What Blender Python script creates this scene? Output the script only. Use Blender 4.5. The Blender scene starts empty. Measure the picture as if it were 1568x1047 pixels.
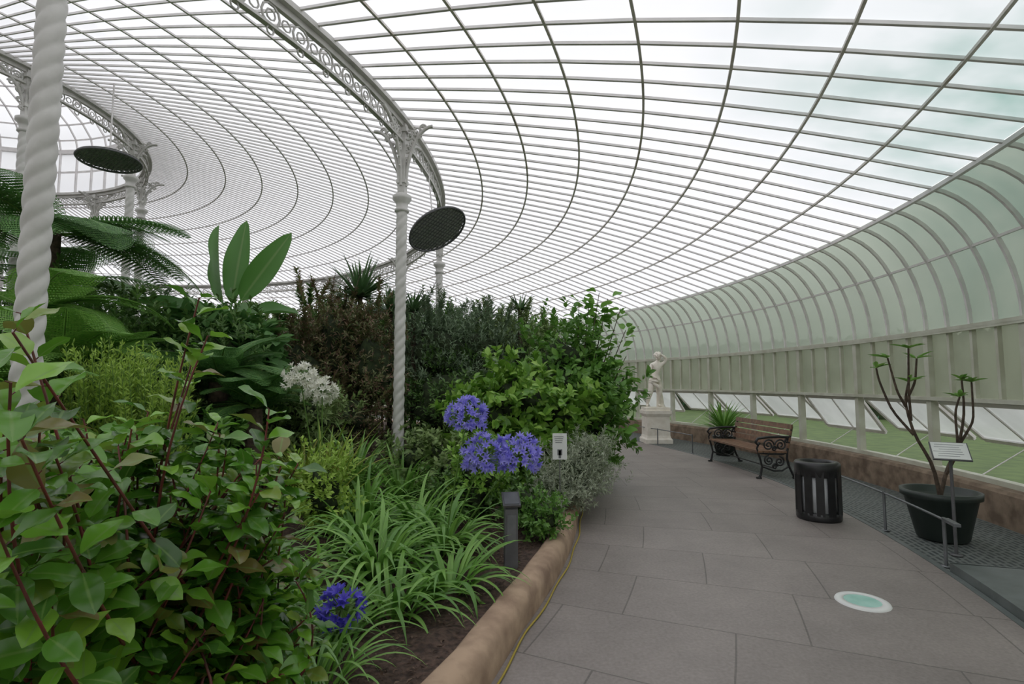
import bpy, math, numpy as np
from math import pi, sin, cos, radians
rng=np.random.default_rng(7)
CX,CY=-12.0,9.0
CEN=(CX,CY,0)
scene=bpy.context.scene
scene.view_settings.view_transform='Standard'
scene.view_settings.gamma=1.04

# ---------------------------------------------------------------- mesh core
def part(V,F,mi=0,uv=None,smooth=True): return [np.asarray(V,float).reshape(-1,3),np.asarray(F,int),mi,uv,smooth]
def build(name,parts,mats,loc=(0,0,0),rotz=0.0,parent=None):
    Vs=[];UV=[];L=[];S=[];M=[];SM=[];off=0;ls=0
    for V,F,mi,uv,sm in parts:
        if len(V)==0 or len(F)==0: continue
        k=F.shape[1]
        Vs.append(V);UV.append(uv if uv is not None else np.zeros((len(V),2)))
        L.append((F+off).ravel());S.append(ls+np.arange(len(F))*k)
        M.append(np.full(len(F),mi));SM.append(np.full(len(F),sm))
        off+=len(V);ls+=len(F)*k
    V=np.concatenate(Vs);UV=np.concatenate(UV);L=np.concatenate(L);S=np.concatenate(S);M=np.concatenate(M);SM=np.concatenate(SM)
    me=bpy.data.meshes.new(name)
    me.vertices.add(len(V));me.vertices.foreach_set('co',V.astype(np.float32).ravel())
    me.loops.add(len(L));me.loops.foreach_set('vertex_index',L.astype(np.int32))
    me.polygons.add(len(S));me.polygons.foreach_set('loop_start',S.astype(np.int32))
    me.polygons.foreach_set('material_index',M.astype(np.int32))
    me.update(calc_edges=True)
    me.polygons.foreach_set('use_smooth',SM.astype(bool))
    uvl=me.uv_layers.new(name='UVMap')
    uvl.data.foreach_set('uv',UV[L].astype(np.float32).ravel())
    for m in mats: me.materials.append(m)
    me.update()
    ob=bpy.data.objects.new(name,me);scene.collection.objects.link(ob)
    ob.location=loc;ob.rotation_euler=(0,0,rotz)
    if parent: ob.parent=parent
    return ob
def empty(name,loc=(0,0,0)):
    e=bpy.data.objects.new(name,None);scene.collection.objects.link(e);e.location=loc;e.empty_display_size=.2;return e

BF=np.array([[0,1,3,2],[4,6,7,5],[0,4,5,1],[2,3,7,6],[0,2,6,4],[1,5,7,3]])
def box(c,s,mi=0,R=None):
    V=np.array([[x,y,z] for x in(-.5,.5) for y in(-.5,.5) for z in(-.5,.5)])*np.array(s)
    if R is not None: V=V@np.array(R).T
    return part(V+np.array(c),BF,mi,None,False)
def nrm(v):
    v=np.asarray(v,float);return v/(np.linalg.norm(v,axis=-1,keepdims=True)+1e-9)
def bar(p0,p1,w,h,mi=0,up=(0,0,1)):
    p0=np.array(p0,float);p1=np.array(p1,float);d=p1-p0;L=np.linalg.norm(d);d=d/L
    up=np.array(up,float)
    if abs(d@up)>.98: up=np.array([1.,0,0])
    s=nrm(np.cross(d,up));u=np.cross(s,d)
    return box((p0+p1)/2,(L,w,h),mi,np.stack([d,s,u],1))
def tube(P,r,k=8,mi=0,caps=True):
    P=np.asarray(P,float);n=len(P);r=np.broadcast_to(np.asarray(r,float),(n,))
    T=nrm(np.gradient(P,axis=0))
    a=np.array([0,0,1.]) if abs(T[0][2])<.9 else np.array([1.,0,0])
    N=nrm(np.cross(T[0],a));Ns=[N]
    for i in range(1,n):
        N=N-T[i]*(N@T[i]);N=nrm(N);Ns.append(N)
    Ns=np.array(Ns);B=np.cross(T,Ns)
    an=np.arange(k)*2*pi/k
    V=P[:,None]+r[:,None,None]*(Ns[:,None]*np.cos(an)[None,:,None]+B[:,None]*np.sin(an)[None,:,None])
    V=V.reshape(-1,3);i=np.arange(n-1)[:,None]*k;j=np.arange(k)[None];j2=(j+1)%k
    F=np.stack([i+j,i+j2,i+k+j2,i+k+j],-1).reshape(-1,4)
    if caps:
        V=np.vstack([V,P[0],P[-1]]);c0=n*k;c1=c0+1;jj=np.arange(k);q=(jj+1)%k
        T3=np.vstack([np.stack([np.full(k,c0),q,jj],1),np.stack([np.full(k,c1),(n-1)*k+jj,(n-1)*k+q],1)])
        return [part(V,F,mi),part(V,T3,mi)]
    return [part(V,F,mi)]
def revolve(prof,n=48,a0=0,a1=2*pi,mi=0,smooth=True,c=(0,0,0)):
    prof=np.asarray(prof,float);m=len(prof);closed=abs(a1-a0-2*pi)<1e-6
    an=np.linspace(a0,a1,n+1)[:(n if closed else n+1)];na=len(an)
    V=np.stack([prof[None,:,0]*np.cos(an)[:,None],prof[None,:,0]*np.sin(an)[:,None],np.broadcast_to(prof[None,:,1],(na,m))],-1).reshape(-1,3)+np.array(c)
    i=np.arange(n)[:,None];i2=(i+1)%na;j=np.arange(m-1)[None]
    F=np.stack([i*m+j,i2*m+j,i2*m+j+1,i*m+j+1],-1).reshape(-1,4)
    return part(V,F,mi,None,smooth)
def ringrect(r,z,w,h,n=210,mi=0,a0=0,a1=2*pi,c=(0,0,0)):
    p=[(r-w/2,z-h/2),(r+w/2,z-h/2),(r+w/2,z+h/2),(r-w/2,z+h/2),(r-w/2,z-h/2)]
    return revolve(p,n,a0,a1,mi,False,c)
def pt(r,a,z): return np.array([r*cos(a),r*sin(a),z])

# ---------------------------------------------------------------- materials
def newmat(name):
    m=bpy.data.materials.new(name);m.use_nodes=True;nt=m.node_tree;nt.nodes.clear();return m,nt
def N(nt,t,**k):
    n=nt.nodes.new(t)
    for a,b in k.items(): setattr(n,a,b)
    return n
def c4(c): return (c[0],c[1],c[2],1)
def mat(name,c1,c2=None,rough=.6,scale=8,metal=0,bump=0,spec=.5,detail=6,lo=.35,hi=.65,coat=0):
    m,nt=newmat(name);o=N(nt,'ShaderNodeOutputMaterial');p=N(nt,'ShaderNodeBsdfPrincipled')
    nt.links.new(p.outputs[0],o.inputs[0])
    p.inputs['Roughness'].default_value=rough;p.inputs['Metallic'].default_value=metal
    p.inputs['Specular IOR Level'].default_value=spec;p.inputs['Coat Weight'].default_value=coat
    tc=N(nt,'ShaderNodeTexCoord');no=N(nt,'ShaderNodeTexNoise');no.inputs['Scale'].default_value=scale;no.inputs['Detail'].default_value=detail
    nt.links.new(tc.outputs['Object'],no.inputs['Vector'])
    r=N(nt,'ShaderNodeValToRGB');r.color_ramp.elements[0].position=lo;r.color_ramp.elements[1].position=hi
    if c2 is None: c2=[x*.85 for x in c1]
    r.color_ramp.elements[0].color=c4(c2);r.color_ramp.elements[1].color=c4(c1)
    nt.links.new(no.outputs['Fac'],r.inputs[0]);nt.links.new(r.outputs[0],p.inputs['Base Color'])
    if bump:
        b=N(nt,'ShaderNodeBump');b.inputs['Strength'].default_value=bump;b.inputs['Distance'].default_value=.02
        nt.links.new(no.outputs['Fac'],b.inputs['Height']);nt.links.new(b.outputs[0],p.inputs['Normal'])
    return m
def leafmat(name,cols,rough=.45,trans=.25,rib=None,spec=.4):
    m,nt=newmat(name);o=N(nt,'ShaderNodeOutputMaterial');p=N(nt,'ShaderNodeBsdfPrincipled')
    g=N(nt,'ShaderNodeNewGeometry');r=N(nt,'ShaderNodeValToRGB');cr=r.color_ramp
    cr.elements[0].color=c4(cols[0]);cr.elements[0].position=0
    cr.elements[1].color=c4(cols[-1]);cr.elements[1].position=1
    for i,c in enumerate(cols[1:-1]):
        e=cr.elements.new((i+1)/(len(cols)-1));e.color=c4(c)
    nt.links.new(g.outputs['Random Per Island'],r.inputs[0]);col=r.outputs[0]
    if rib:
        uv=N(nt,'ShaderNodeUVMap');s=N(nt,'ShaderNodeSeparateXYZ');nt.links.new(uv.outputs[0],s.inputs[0])
        a=N(nt,'ShaderNodeMath',operation='SUBTRACT');a.inputs[1].default_value=.5;nt.links.new(s.outputs[0],a.inputs[0])
        b=N(nt,'ShaderNodeMath',operation='ABSOLUTE');nt.links.new(a.outputs[0],b.inputs[0])
        mr=N(nt,'ShaderNodeMapRange');mr.inputs['From Min'].default_value=.02;mr.inputs['From Max'].default_value=.07
        mr.inputs['To Min'].default_value=.6;mr.inputs['To Max'].default_value=0;nt.links.new(b.outputs[0],mr.inputs[0])
        mx=N(nt,'ShaderNodeMix',data_type='RGBA');nt.links.new(mr.outputs[0],mx.inputs[0]);nt.links.new(col,mx.inputs[6]);mx.inputs[7].default_value=c4(rib)
        col=mx.outputs[2]
    nt.links.new(col,p.inputs['Base Color']);p.inputs['Roughness'].default_value=rough;p.inputs['Specular IOR Level'].default_value=spec
    t=N(nt,'ShaderNodeBsdfTranslucent');nt.links.new(col,t.inputs[0])
    ms=N(nt,'ShaderNodeMixShader');ms.inputs[0].default_value=trans
    nt.links.new(p.outputs[0],ms.inputs[1]);nt.links.new(t.outputs[0],ms.inputs[2]);nt.links.new(ms.outputs[0],o.inputs[0])
    return m
def polar(nt,swap=False):
    tc=N(nt,'ShaderNodeTexCoord');s=N(nt,'ShaderNodeSeparateXYZ');nt.links.new(tc.outputs['Object'],s.inputs[0])
    a=N(nt,'ShaderNodeMath',operation='ARCTAN2');nt.links.new(s.outputs[1],a.inputs[0]);nt.links.new(s.outputs[0],a.inputs[1])
    a2=N(nt,'ShaderNodeMath',operation='MULTIPLY');a2.inputs[1].default_value=14.7;nt.links.new(a.outputs[0],a2.inputs[0])
    x2=N(nt,'ShaderNodeVectorMath',operation='LENGTH')
    cb=N(nt,'ShaderNodeCombineXYZ');nt.links.new(s.outputs[0],cb.inputs[0]);nt.links.new(s.outputs[1],cb.inputs[1])
    nt.links.new(cb.outputs[0],x2.inputs[0])
    c=N(nt,'ShaderNodeCombineXYZ');nt.links.new(a2.outputs[0],c.inputs[1 if swap else 0]);nt.links.new(x2.outputs['Value'],c.inputs[0 if swap else 1])
    return c.outputs[0],tc
def paving_mat(name,c1,c2,cm,bw,rh,ms,bumpd=.01,rough=.7,swap=False):
    m,nt=newmat(name);o=N(nt,'ShaderNodeOutputMaterial');p=N(nt,'ShaderNodeBsdfPrincipled');nt.links.new(p.outputs[0],o.inputs[0])
    v,tc=polar(nt,swap);b=N(nt,'ShaderNodeTexBrick');nt.links.new(v,b.inputs['Vector'])
    b.offset=.37;b.offset_frequency=2;b.squash=.75;b.squash_frequency=3
    b.inputs['Color1'].default_value=c4(c1);b.inputs['Color2'].default_value=c4(c2);b.inputs['Mortar'].default_value=c4(cm)
    b.inputs['Scale'].default_value=1;b.inputs['Brick Width'].default_value=bw;b.inputs['Row Height'].default_value=rh;b.inputs['Mortar Size'].default_value=ms
    b.inputs['Mortar Smooth'].default_value=.3;b.inputs['Bias'].default_value=0
    n=N(nt,'ShaderNodeTexNoise');n.inputs['Scale'].default_value=1.3;n.inputs['Detail'].default_value=8;n.inputs['Roughness'].default_value=.7;nt.links.new(tc.outputs['Object'],n.inputs['Vector'])
    mr=N(nt,'ShaderNodeMapRange');mr.inputs['From Min'].default_value=.3;mr.inputs['From Max'].default_value=.7;mr.inputs['To Min'].default_value=.8;mr.inputs['To Max'].default_value=1.18;nt.links.new(n.outputs[0],mr.inputs[0])
    mx=N(nt,'ShaderNodeVectorMath',operation='SCALE');nt.links.new(b.outputs['Color'],mx.inputs[0]);nt.links.new(mr.outputs[0],mx.inputs['Scale'])
    n2=N(nt,'ShaderNodeTexNoise');n2.inputs['Scale'].default_value=45;n2.inputs['Detail'].default_value=5;nt.links.new(tc.outputs['Object'],n2.inputs['Vector'])
    mr2=N(nt,'ShaderNodeMapRange');mr2.inputs['From Min'].default_value=.25;mr2.inputs['From Max'].default_value=.75;mr2.inputs['To Min'].default_value=.82;mr2.inputs['To Max'].default_value=1.18;nt.links.new(n2.outputs[0],mr2.inputs[0])
    mx2=N(nt,'ShaderNodeVectorMath',operation='SCALE');nt.links.new(mx.outputs[0],mx2.inputs[0]);nt.links.new(mr2.outputs[0],mx2.inputs['Scale'])
    nt.links.new(mx2.outputs[0],p.inputs['Base Color']);p.inputs['Roughness'].default_value=rough
    bp=N(nt,'ShaderNodeBump');bp.inputs['Strength'].default_value=.5;bp.inputs['Distance'].default_value=bumpd;bp.invert=True
    nt.links.new(b.outputs['Fac'],bp.inputs['Height'])
    bp2=N(nt,'ShaderNodeBump');bp2.inputs['Strength'].default_value=.2;bp2.inputs['Distance'].default_value=.01
    nt.links.new(n2.outputs[0],bp2.inputs['Height']);nt.links.new(bp.outputs[0],bp2.inputs['Normal']);nt.links.new(bp2.outputs[0],p.inputs['Normal'])
    return m
def glassmat(name,tint,trans,difcol,fr=.55,gl=.06,nscale=.5,dmix=.35,var=.1,tint_patch=None):
    # weathered greenhouse glass: clear part + diffusing film (both optionally tinted teal in one patch) + gloss
    m,nt=newmat(name);o=N(nt,'ShaderNodeOutputMaterial')
    t=N(nt,'ShaderNodeBsdfTransparent');t.inputs[0].default_value=c4(tint)
    tl=N(nt,'ShaderNodeBsdfTranslucent');tl.inputs[0].default_value=c4(trans)
    df=N(nt,'ShaderNodeBsdfDiffuse');df.inputs[0].default_value=c4(difcol)
    g=N(nt,'ShaderNodeBsdfGlossy');g.inputs['Roughness'].default_value=.12;g.inputs[0].default_value=(.9,.9,.9,1)
    tc=N(nt,'ShaderNodeTexCoord');n=N(nt,'ShaderNodeTexNoise');n.inputs['Scale'].default_value=nscale;n.inputs['Detail'].default_value=5;nt.links.new(tc.outputs['Object'],n.inputs['Vector'])
    mr=N(nt,'ShaderNodeMapRange');mr.inputs['From Min'].default_value=.35;mr.inputs['From Max'].default_value=.65;mr.inputs['To Min'].default_value=fr-var;mr.inputs['To Max'].default_value=fr+var;nt.links.new(n.outputs[0],mr.inputs[0])
    if tint_patch:  # teal mixed into the glass colour, fading with distance from one point
        cen,r0,r1,col=tint_patch
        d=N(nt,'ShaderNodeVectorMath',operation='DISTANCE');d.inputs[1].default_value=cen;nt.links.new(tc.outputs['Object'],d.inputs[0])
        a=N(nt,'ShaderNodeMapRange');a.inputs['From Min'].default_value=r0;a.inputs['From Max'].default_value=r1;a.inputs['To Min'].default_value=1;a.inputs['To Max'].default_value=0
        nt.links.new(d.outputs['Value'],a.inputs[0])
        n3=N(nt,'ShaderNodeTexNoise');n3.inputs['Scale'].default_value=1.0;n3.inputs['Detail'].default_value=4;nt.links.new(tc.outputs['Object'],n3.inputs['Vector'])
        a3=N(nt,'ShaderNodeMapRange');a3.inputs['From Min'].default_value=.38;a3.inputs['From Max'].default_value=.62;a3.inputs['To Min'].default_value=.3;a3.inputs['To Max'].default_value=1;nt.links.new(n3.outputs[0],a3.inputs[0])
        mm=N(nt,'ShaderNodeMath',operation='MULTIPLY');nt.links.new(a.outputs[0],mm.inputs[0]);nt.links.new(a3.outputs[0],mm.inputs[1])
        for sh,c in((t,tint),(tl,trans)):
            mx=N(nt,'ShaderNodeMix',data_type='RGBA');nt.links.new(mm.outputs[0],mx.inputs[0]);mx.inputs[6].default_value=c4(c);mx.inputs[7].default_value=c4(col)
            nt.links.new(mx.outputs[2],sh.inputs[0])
    m0=N(nt,'ShaderNodeMixShader');m0.inputs[0].default_value=dmix;nt.links.new(tl.outputs[0],m0.inputs[1]);nt.links.new(df.outputs[0],m0.inputs[2])
    m1=N(nt,'ShaderNodeMixShader');nt.links.new(mr.outputs[0],m1.inputs[0]);nt.links.new(t.outputs[0],m1.inputs[1]);nt.links.new(m0.outputs[0],m1.inputs[2])
    m2=N(nt,'ShaderNodeMixShader');m2.inputs[0].default_value=gl;nt.links.new(m1.outputs[0],m2.inputs[1]);nt.links.new(g.outputs[0],m2.inputs[2])
    nt.links.new(m2.outputs[0],o.inputs[0]);return m

M_white=mat('painted_iron',(.82,.79,.78),(.7,.68,.67),.45,5,bump=.03)
M_col=mat('column_paint',(.62,.61,.58),(.5,.49,.46),.45,5,bump=.03)
M_purlin=mat('purlin_iron',(.76,.72,.68),(.45,.38,.31),.5,2.5,lo=.32,hi=.46)
M_post=mat('wall_paint',(.6,.61,.51),(.48,.48,.38),.5,4)
M_glassroof=glassmat('roof_glass',(.95,.95,.97),(.955,.955,.985),(.85,.86,.88),.92,.02,dmix=.15,var=.04,tint_patch=((16.6,-5.2,4.1),.4,3.2,(.3,.48,.43)))  # teal patch put into the pane colour near the eave
M_glasswall=glassmat('wall_glass',(.48,.54,.46),(.46,.52,.44),(.4,.44,.36),.92,.05,1.2,var=.04,tint_patch=((17.6,-4.6,3.6),.5,3.4,(.24,.35,.29)))
M_glasslow=glassmat('lower_wall_glass',(.38,.42,.32),(.37,.395,.3),(.27,.29,.21),.88,.06,1.5)
M_glassvent=glassmat('vent_glass',(.85,.9,.88),(.92,.95,.93),(.75,.8,.77),.85,.1,1.5,dmix=.45)
M_stone=mat('sandstone',(.27,.2,.14),(.13,.09,.06),.85,6,bump=.4)
M_kerb=mat('kerb_stone',(.47,.33,.225),(.24,.155,.105),.85,5,bump=.3,detail=9,lo=.3,hi=.6)
M_pave=paving_mat('paving_stone',(.215,.187,.172),(.25,.218,.202),(.13,.115,.105),1.15,.82,.006,.004,rough=.5,swap=True)
M_grate=paving_mat('floor_grate',(.035,.045,.045),(.05,.06,.058),(.14,.155,.145),.12,.055,.016,.02)
M_slate=mat('slate',(.13,.15,.145),(.09,.105,.1),.5,5)
M_soil=mat('soil',(.1,.062,.045),(.03,.018,.013),.95,28,bump=1)
M_black=mat('black_iron',(.012,.012,.013),(.02,.02,.021),.35,10)
M_mesh=mat('fan_mesh',(.5,.52,.48),(.4,.42,.39),.5,20)
M_wood=mat('bench_wood',(.24,.13,.075),(.13,.07,.042),.5,14)
M_steel=mat('grey_steel',(.2,.21,.22),(.14,.15,.155),.4,8,metal=.5)
M_darkgrey=mat('dark_grey_metal',(.12,.12,.125),(.08,.08,.085),.5,8)
M_paper=mat('white_label',(.78,.79,.76),(.7,.71,.7),.5,4)
M_ink=mat('label_ink',(.08,.08,.09),None,.6,4)
M_liner=mat('bin_liner',(.75,.78,.8),(.6,.62,.64),.5,6)
M_marble=mat('statue_marble',(.92,.87,.78),(.8,.74,.64),.6,9,bump=.1)
M_yellow=mat('yellow_hose',(.4,.3,.03),None,.5,4)
M_pot=mat('plant_pot_plastic',(.03,.042,.036),(.016,.024,.02),.45,4)
M_teal=mat('uplight_glass',(.42,.7,.62),(.3,.58,.5),.1,6)
M_grass=mat('lawn_grass',(.095,.15,.04),(.06,.1,.028),.9,3,bump=.3)
M_bark=mat('bark',(.12,.085,.06),(.05,.035,.025),.9,20,bump=.8)
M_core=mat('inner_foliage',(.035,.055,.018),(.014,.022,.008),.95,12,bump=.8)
M_redstem=mat('red_stem',(.2,.04,.035),(.09,.03,.02),.45,12)
M_greenstem=mat('green_stem',(.13,.25,.05),(.09,.18,.03),.5,12)

# ---------------------------------------------------------------- architecture
NR=272;BAY=4
th=np.arange(NR)*2*pi/NR
wall=[(17.95,1.375),(17.95,2.3)]
arc=[(16.95+1.0*cos(a),2.3+1.56*sin(a)) for a in np.linspace(0,radians(80),12)[1:]]
re,ze=arc[-1]
outer=[(re+(10.65-re)*t,ze+(5.3-ze)*t+.16*sin(pi*t)) for t in np.linspace(0,1,9)[1:]]
inner=[(10.65+(4.5-10.65)*t,5.3+(6.6-5.3)*t+.1*sin(pi*t)) for t in np.linspace(0,1,9)[1:]]
def ribs(Q,angles,w,h,mi=0):
    Q=np.array(Q,float);m=len(Q);T=nrm(np.gradient(Q,axis=0));Ni=np.stack([-T[:,1],T[:,0]],1)
    cr=np.stack([Q,Q,Q+Ni*h,Q+Ni*h],1)
    t=np.array([-w/2,w/2,w/2,-w/2])
    a=np.asarray(angles)[:,None,None]
    R=cr[None,:,:,0];Z=np.broadcast_to(cr[None,:,:,1],(len(angles),m,4))
    V=np.stack([R*np.cos(a)-t*np.sin(a),R*np.sin(a)+t*np.cos(a),Z],-1).reshape(-1,3)
    b=(np.arange(len(angles))*m*4)[:,None,None];i=(np.arange(m-1)*4)[None,:,None];j=np.arange(4)[None,None];j2=(j+1)%4
    F=np.stack([b+i+j,b+i+j2,b+i+4+j2,b+i+4+j],-1).reshape(-1,4)
    return part(V,F,mi,None,False)
ceil=empty('ceiling',CEN)
fr=[ribs([wall[1]]+arc,th,.034,.042),ribs([arc[-1]]+outer,th,.027,.028),ribs([outer[-1]]+inner,th[::1],.018,.028)]
build('roof_ribs',fr,[M_white],parent=ceil)
pl=[]
for (r,z) in outer[:-1]:
    pl.append(ringrect(r,z-.022,.026,.026,NR,1))
for (r,z) in inner[:-1]: pl.append(ringrect(r,z-.02,.024,.024,NR))
pl.append(ringrect(re,ze-.035,.045,.045,NR))
r5,z5=arc[4];pl.append(ringrect(r5-.02,z5,.03,.03,NR))
build('roof_purlins',pl,[M_white,M_purlin],parent=ceil)
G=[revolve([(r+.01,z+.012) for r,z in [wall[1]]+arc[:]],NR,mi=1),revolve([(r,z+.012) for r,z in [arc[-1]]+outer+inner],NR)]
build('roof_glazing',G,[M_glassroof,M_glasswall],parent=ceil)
n2=60;th2=np.arange(n2)*2*pi/n2
dome=[(4.5*cos(a),7.7+1.6*sin(a)) for a in np.linspace(0,radians(88),9)]
L=[ribs([(4.5,6.6),(4.5,7.7)],th2,.03,.05),ribs(dome,th2,.025,.04),ringrect(4.5,7.15,.04,.04,n2),ringrect(4.5,7.7,.1,.1,n2)]
for r,z in dome[1:-1]: L.append(ringrect(r,z-.02,.03,.03,n2))
build('lantern_frame',L,[M_white],parent=ceil)
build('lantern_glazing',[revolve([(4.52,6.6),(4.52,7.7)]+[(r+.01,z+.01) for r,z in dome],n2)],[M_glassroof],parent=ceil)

def circ_ring(c,t,up,rad,k=10,tr=.008,sx=1.):
    a=np.linspace(0,2*pi,k+1);P=np.array(c)+np.outer(np.cos(a)*rad*sx,t)+np.outer(np.sin(a)*rad,up)
    return tube(P,tr,4,0,False)
def girder(name,R,ztop,dep,ncell):
    P=[ringrect(R,ztop-.03,.17,.06,160),ringrect(R,ztop-.09,.05,.07,160),ringrect(R,ztop-dep,.06,.03,160)]
    for i in range(ncell):
        a=2*pi*i/ncell;t=np.array([-sin(a),cos(a),0]);zc=ztop-dep/2-.06;hr=(dep-.13)/2
        P+=circ_ring(pt(R,a,zc),t,(0,0,1),hr,10,.012)
        P+=circ_ring(pt(R,a,zc),t,(0,0,1),hr*.5,8,.009)
        P+=circ_ring(pt(R,a+pi/ncell,zc),t,(0,0,1),hr*.5,8,.009)
        P+=circ_ring(pt(R,a,ztop-dep-.045),t,(0,0,1),.04,8,.009)
    build(name,P,[M_col],parent=ceil)
girder('ring_girder_outer',10.65,5.28,.34,180)
girder('ring_girder_inner',4.5,6.58,.3,90)

def spiral(c,ax,ay,r0,r1,a0,turns,n=22):
    a=np.linspace(0,1,n);rr=r0+(r1-r0)*a;an=a0+a*turns*2*pi
    return np.array(c)+np.outer(rr*np.cos(an),ax)+np.outer(rr*np.sin(an),ay)
def column_mesh(zb,zcap,ztop,R=.068):
    P=[];nz=int((zcap-zb)/.02);k=36
    z=np.linspace(zb,zcap,nz);ph=np.arange(k)*2*pi/k
    q=3*(ph[None]-z[:,None]*2*pi/.42)
    rr=R*(.94+.19*np.abs(np.sin(q/2))**.8)
    V=np.stack([rr*np.cos(ph),rr*np.sin(ph),np.broadcast_to(z[:,None],rr.shape)],-1).reshape(-1,3)
    i=np.arange(nz-1)[:,None]*k;j=np.arange(k)[None];j2=(j+1)%k
    P.append(part(V,np.stack([i+j,i+j2,i+k+j2,i+k+j],-1).reshape(-1,4)))
    P.append(revolve([(0,zb-.02),(.12,zb-.02),(.12,zb+.06),(.09,zb+.1),(.1,zb+.13),(.07,zb+.17)],24))
    P.append(revolve([(.065,zcap-.02),(.1,zcap),(.1,zcap+.03),(.075,zcap+.05),(.085,zcap+.12),(.13,zcap+.17),(.13,zcap+.22),(.06,zcap+.26)],24))
    P.append(box((0,0,(zcap+.25+ztop)/2),(.1,.1,ztop-zcap-.25)))
    P.append(box((0,0,zcap+.42),(.13,.13,.05)));P.append(box((0,0,ztop-.1),(.16,.16,.06)))
    Z=np.array([0,0,1.])
    for X in(np.array([0,1.,0]),np.array([0,-1.,0]),np.array([-1.,0,0]),np.array([1.,0,0])):
        a=np.linspace(0,pi/2,12);h=ztop-zcap-.42;wd=.62 if abs(X[1])>.5 else .38
        arcp=np.outer(.05+wd*(1-np.cos(a)),X)+np.outer(zcap+.36+h*np.sin(a),Z)
        P+=tube(arcp,.024,6)
        for (yy,zz,r_,a0,t) in[(.15,-.17,.09,0,1.6),(.32,-.11,.07,pi,1.5),(.12,-.36,.065,pi/2,1.5),(.1,-.52,.045,0,1.5),(.47,-.07,.05,0,1.5),(.23,-.3,.045,0,1.3),(.38,-.2,.035,0,1.2),(.08,-.64,.03,0,1.2)]:
            yy*=wd/.62
            P+=tube(spiral(X*yy+Z*(ztop+zz),X,Z,r_,.015,a0,t),.014,5)
    return P
cm=None
for i in range(16):
    a=radians(-32.6+22.2*i) if i<3 else radians(-33.1+22.5*i);p=pt(10.65,a,0)
    if i==0: ob=build('iron_column',column_mesh(.2,4.2,5.2,.071),[M_col])
    elif cm is None:
        ob=build('iron_column',column_mesh(.2,3.95,5.2),[M_col]);cm=ob.data
    else:
        ob=bpy.data.objects.new('iron_column',cm);scene.collection.objects.link(ob)
    ob.location=(CX+p[0],CY+p[1],0);ob.rotation_euler=(0,0,a)
cm2=None
for i in range(12):
    a=radians(-14+30*i);p=pt(4.5,a,0)
    if cm2 is None:
        ob=build('iron_column',column_mesh(.4,5.5,6.5),[M_col]);cm2=ob.data
    else:
        ob=bpy.data.objects.new('iron_column',cm2);scene.collection.objects.link(ob)
    ob.location=(CX+p[0],CY+p[1],0);ob.rotation_euler=(0,0,a)

W=[]
W.append(revolve([(17.72,-.1),(17.72,.36),(17.75,.4),(18.2,.4),(18.2,-.1)],NR,mi=1,smooth=False))
W.append(ringrect(17.95,.43,.12,.06,NR));W.append(ringrect(17.93,1.375,.13,.05,NR))
W.append(ringrect(17.93,2.3,.11,.05,NR));W.append(ringrect(17.9,2.265,.05,.03,NR))
W.append(ribs([(17.97,1.38),(17.97,2.3)],th,.045,.05))
W.append(ribs([(18.0,.4),(18.0,2.3)],th[::BAY],.09,.1))
build('wall_outer',W,[M_post,M_stone],loc=CEN)
build('wall_glazing',[revolve([(17.97,1.38),(17.97,2.3)],NR)],[M_glasslow],loc=CEN)
wn=0
for k in range(NR//BAY):
    a0=th[(BAY*k)%NR];a1=a0+BAY*2*pi/NR;am=(a0+a1)/2
    deg=math.degrees(am);deg=deg-360 if deg>180 else deg
    if not(-32<deg<60): continue
    wn+=1;ti=radians(46 if k%4 else 36);o=np.array([cos(am),sin(am),0])
    t=np.array([-sin(am),cos(am),0]);c=pt(17.99,am,1.33);hw=.76;H=.72
    dn=o*sin(ti)+np.array([0,0,-cos(ti)])
    A=c-t*hw;B=c+t*hw;D=A+dn*H;E=B+dn*H;nn=np.cross(t,dn)
    P=[bar(A,B,.07,.04,0,nn),bar(D,E,.07,.04,0,nn),bar(A,D,.07,.04,0,nn),bar(B,E,.07,.04,0,nn),bar((A+B)/2,(D+E)/2,.03,.03,0,nn)]
    P.append(part([A,B,E,D],[[0,1,2,3]],1,None,False))
    st=pt(17.95,am,.47);P+=tube([st,(D+E)/2],.008,5)
    build('window_%d'%wn,P,[M_white,M_glassvent],loc=CEN)

# floors
def kdr(a):
    d=np.degrees(np.arctan2(np.sin(a),np.cos(a)))
    return np.interp(-d,[9,12,19.4,24.5,27.5,35,50,90],[0,.01,.13,.21,.32,.5,.5,0])
build('floor',[revolve([(12.9,0),(16.3,0)],240,smooth=False)],[M_pave],loc=CEN)
build('floor_grating',[revolve([(16.3,-.005),(17.75,-.005)],240,smooth=False),ringrect(16.3,-.01,.05,.03,240,1)],[M_grate,M_slate],loc=CEN)
sl=[(16.33,0),(16.33,.075),(17.7,.075),(17.7,0)]
build('slate_slab',[revolve(sl,30,radians(-34),radians(-15.8),0,False),bar(pt(16.33,radians(-15.8),.035),pt(17.7,radians(-15.8),.035),.03,.08)],[M_slate],loc=CEN)
k=[(12.85,.1),(12.86,.17),(12.89,.195),(12.97,.2),(13.02,.18),(13.045,.13),(13.05,0)]
kp=revolve(k,720);a=np.arctan2(kp[0][:,1],kp[0][:,0])
w=.006*np.sin(a*57)+.004*np.sin(a*143+1)
f=(kp[0][:,2]>.05);dd_=w*f+kdr(a);kp[0][:,0]+=dd_*np.cos(a);kp[0][:,1]+=dd_*np.sin(a);kp[0][:,2]+=f*.5*w
build('kerb_bed_edge',[kp],[M_kerb],loc=CEN)
hp=[pt(13.085+float(kdr(x))+.008*sin(x*90),x,.01) for x in np.linspace(radians(-50),radians(30),260)]
build('yellow_hose',tube(hp,.007,6),[M_yellow],loc=CEN)
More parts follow.
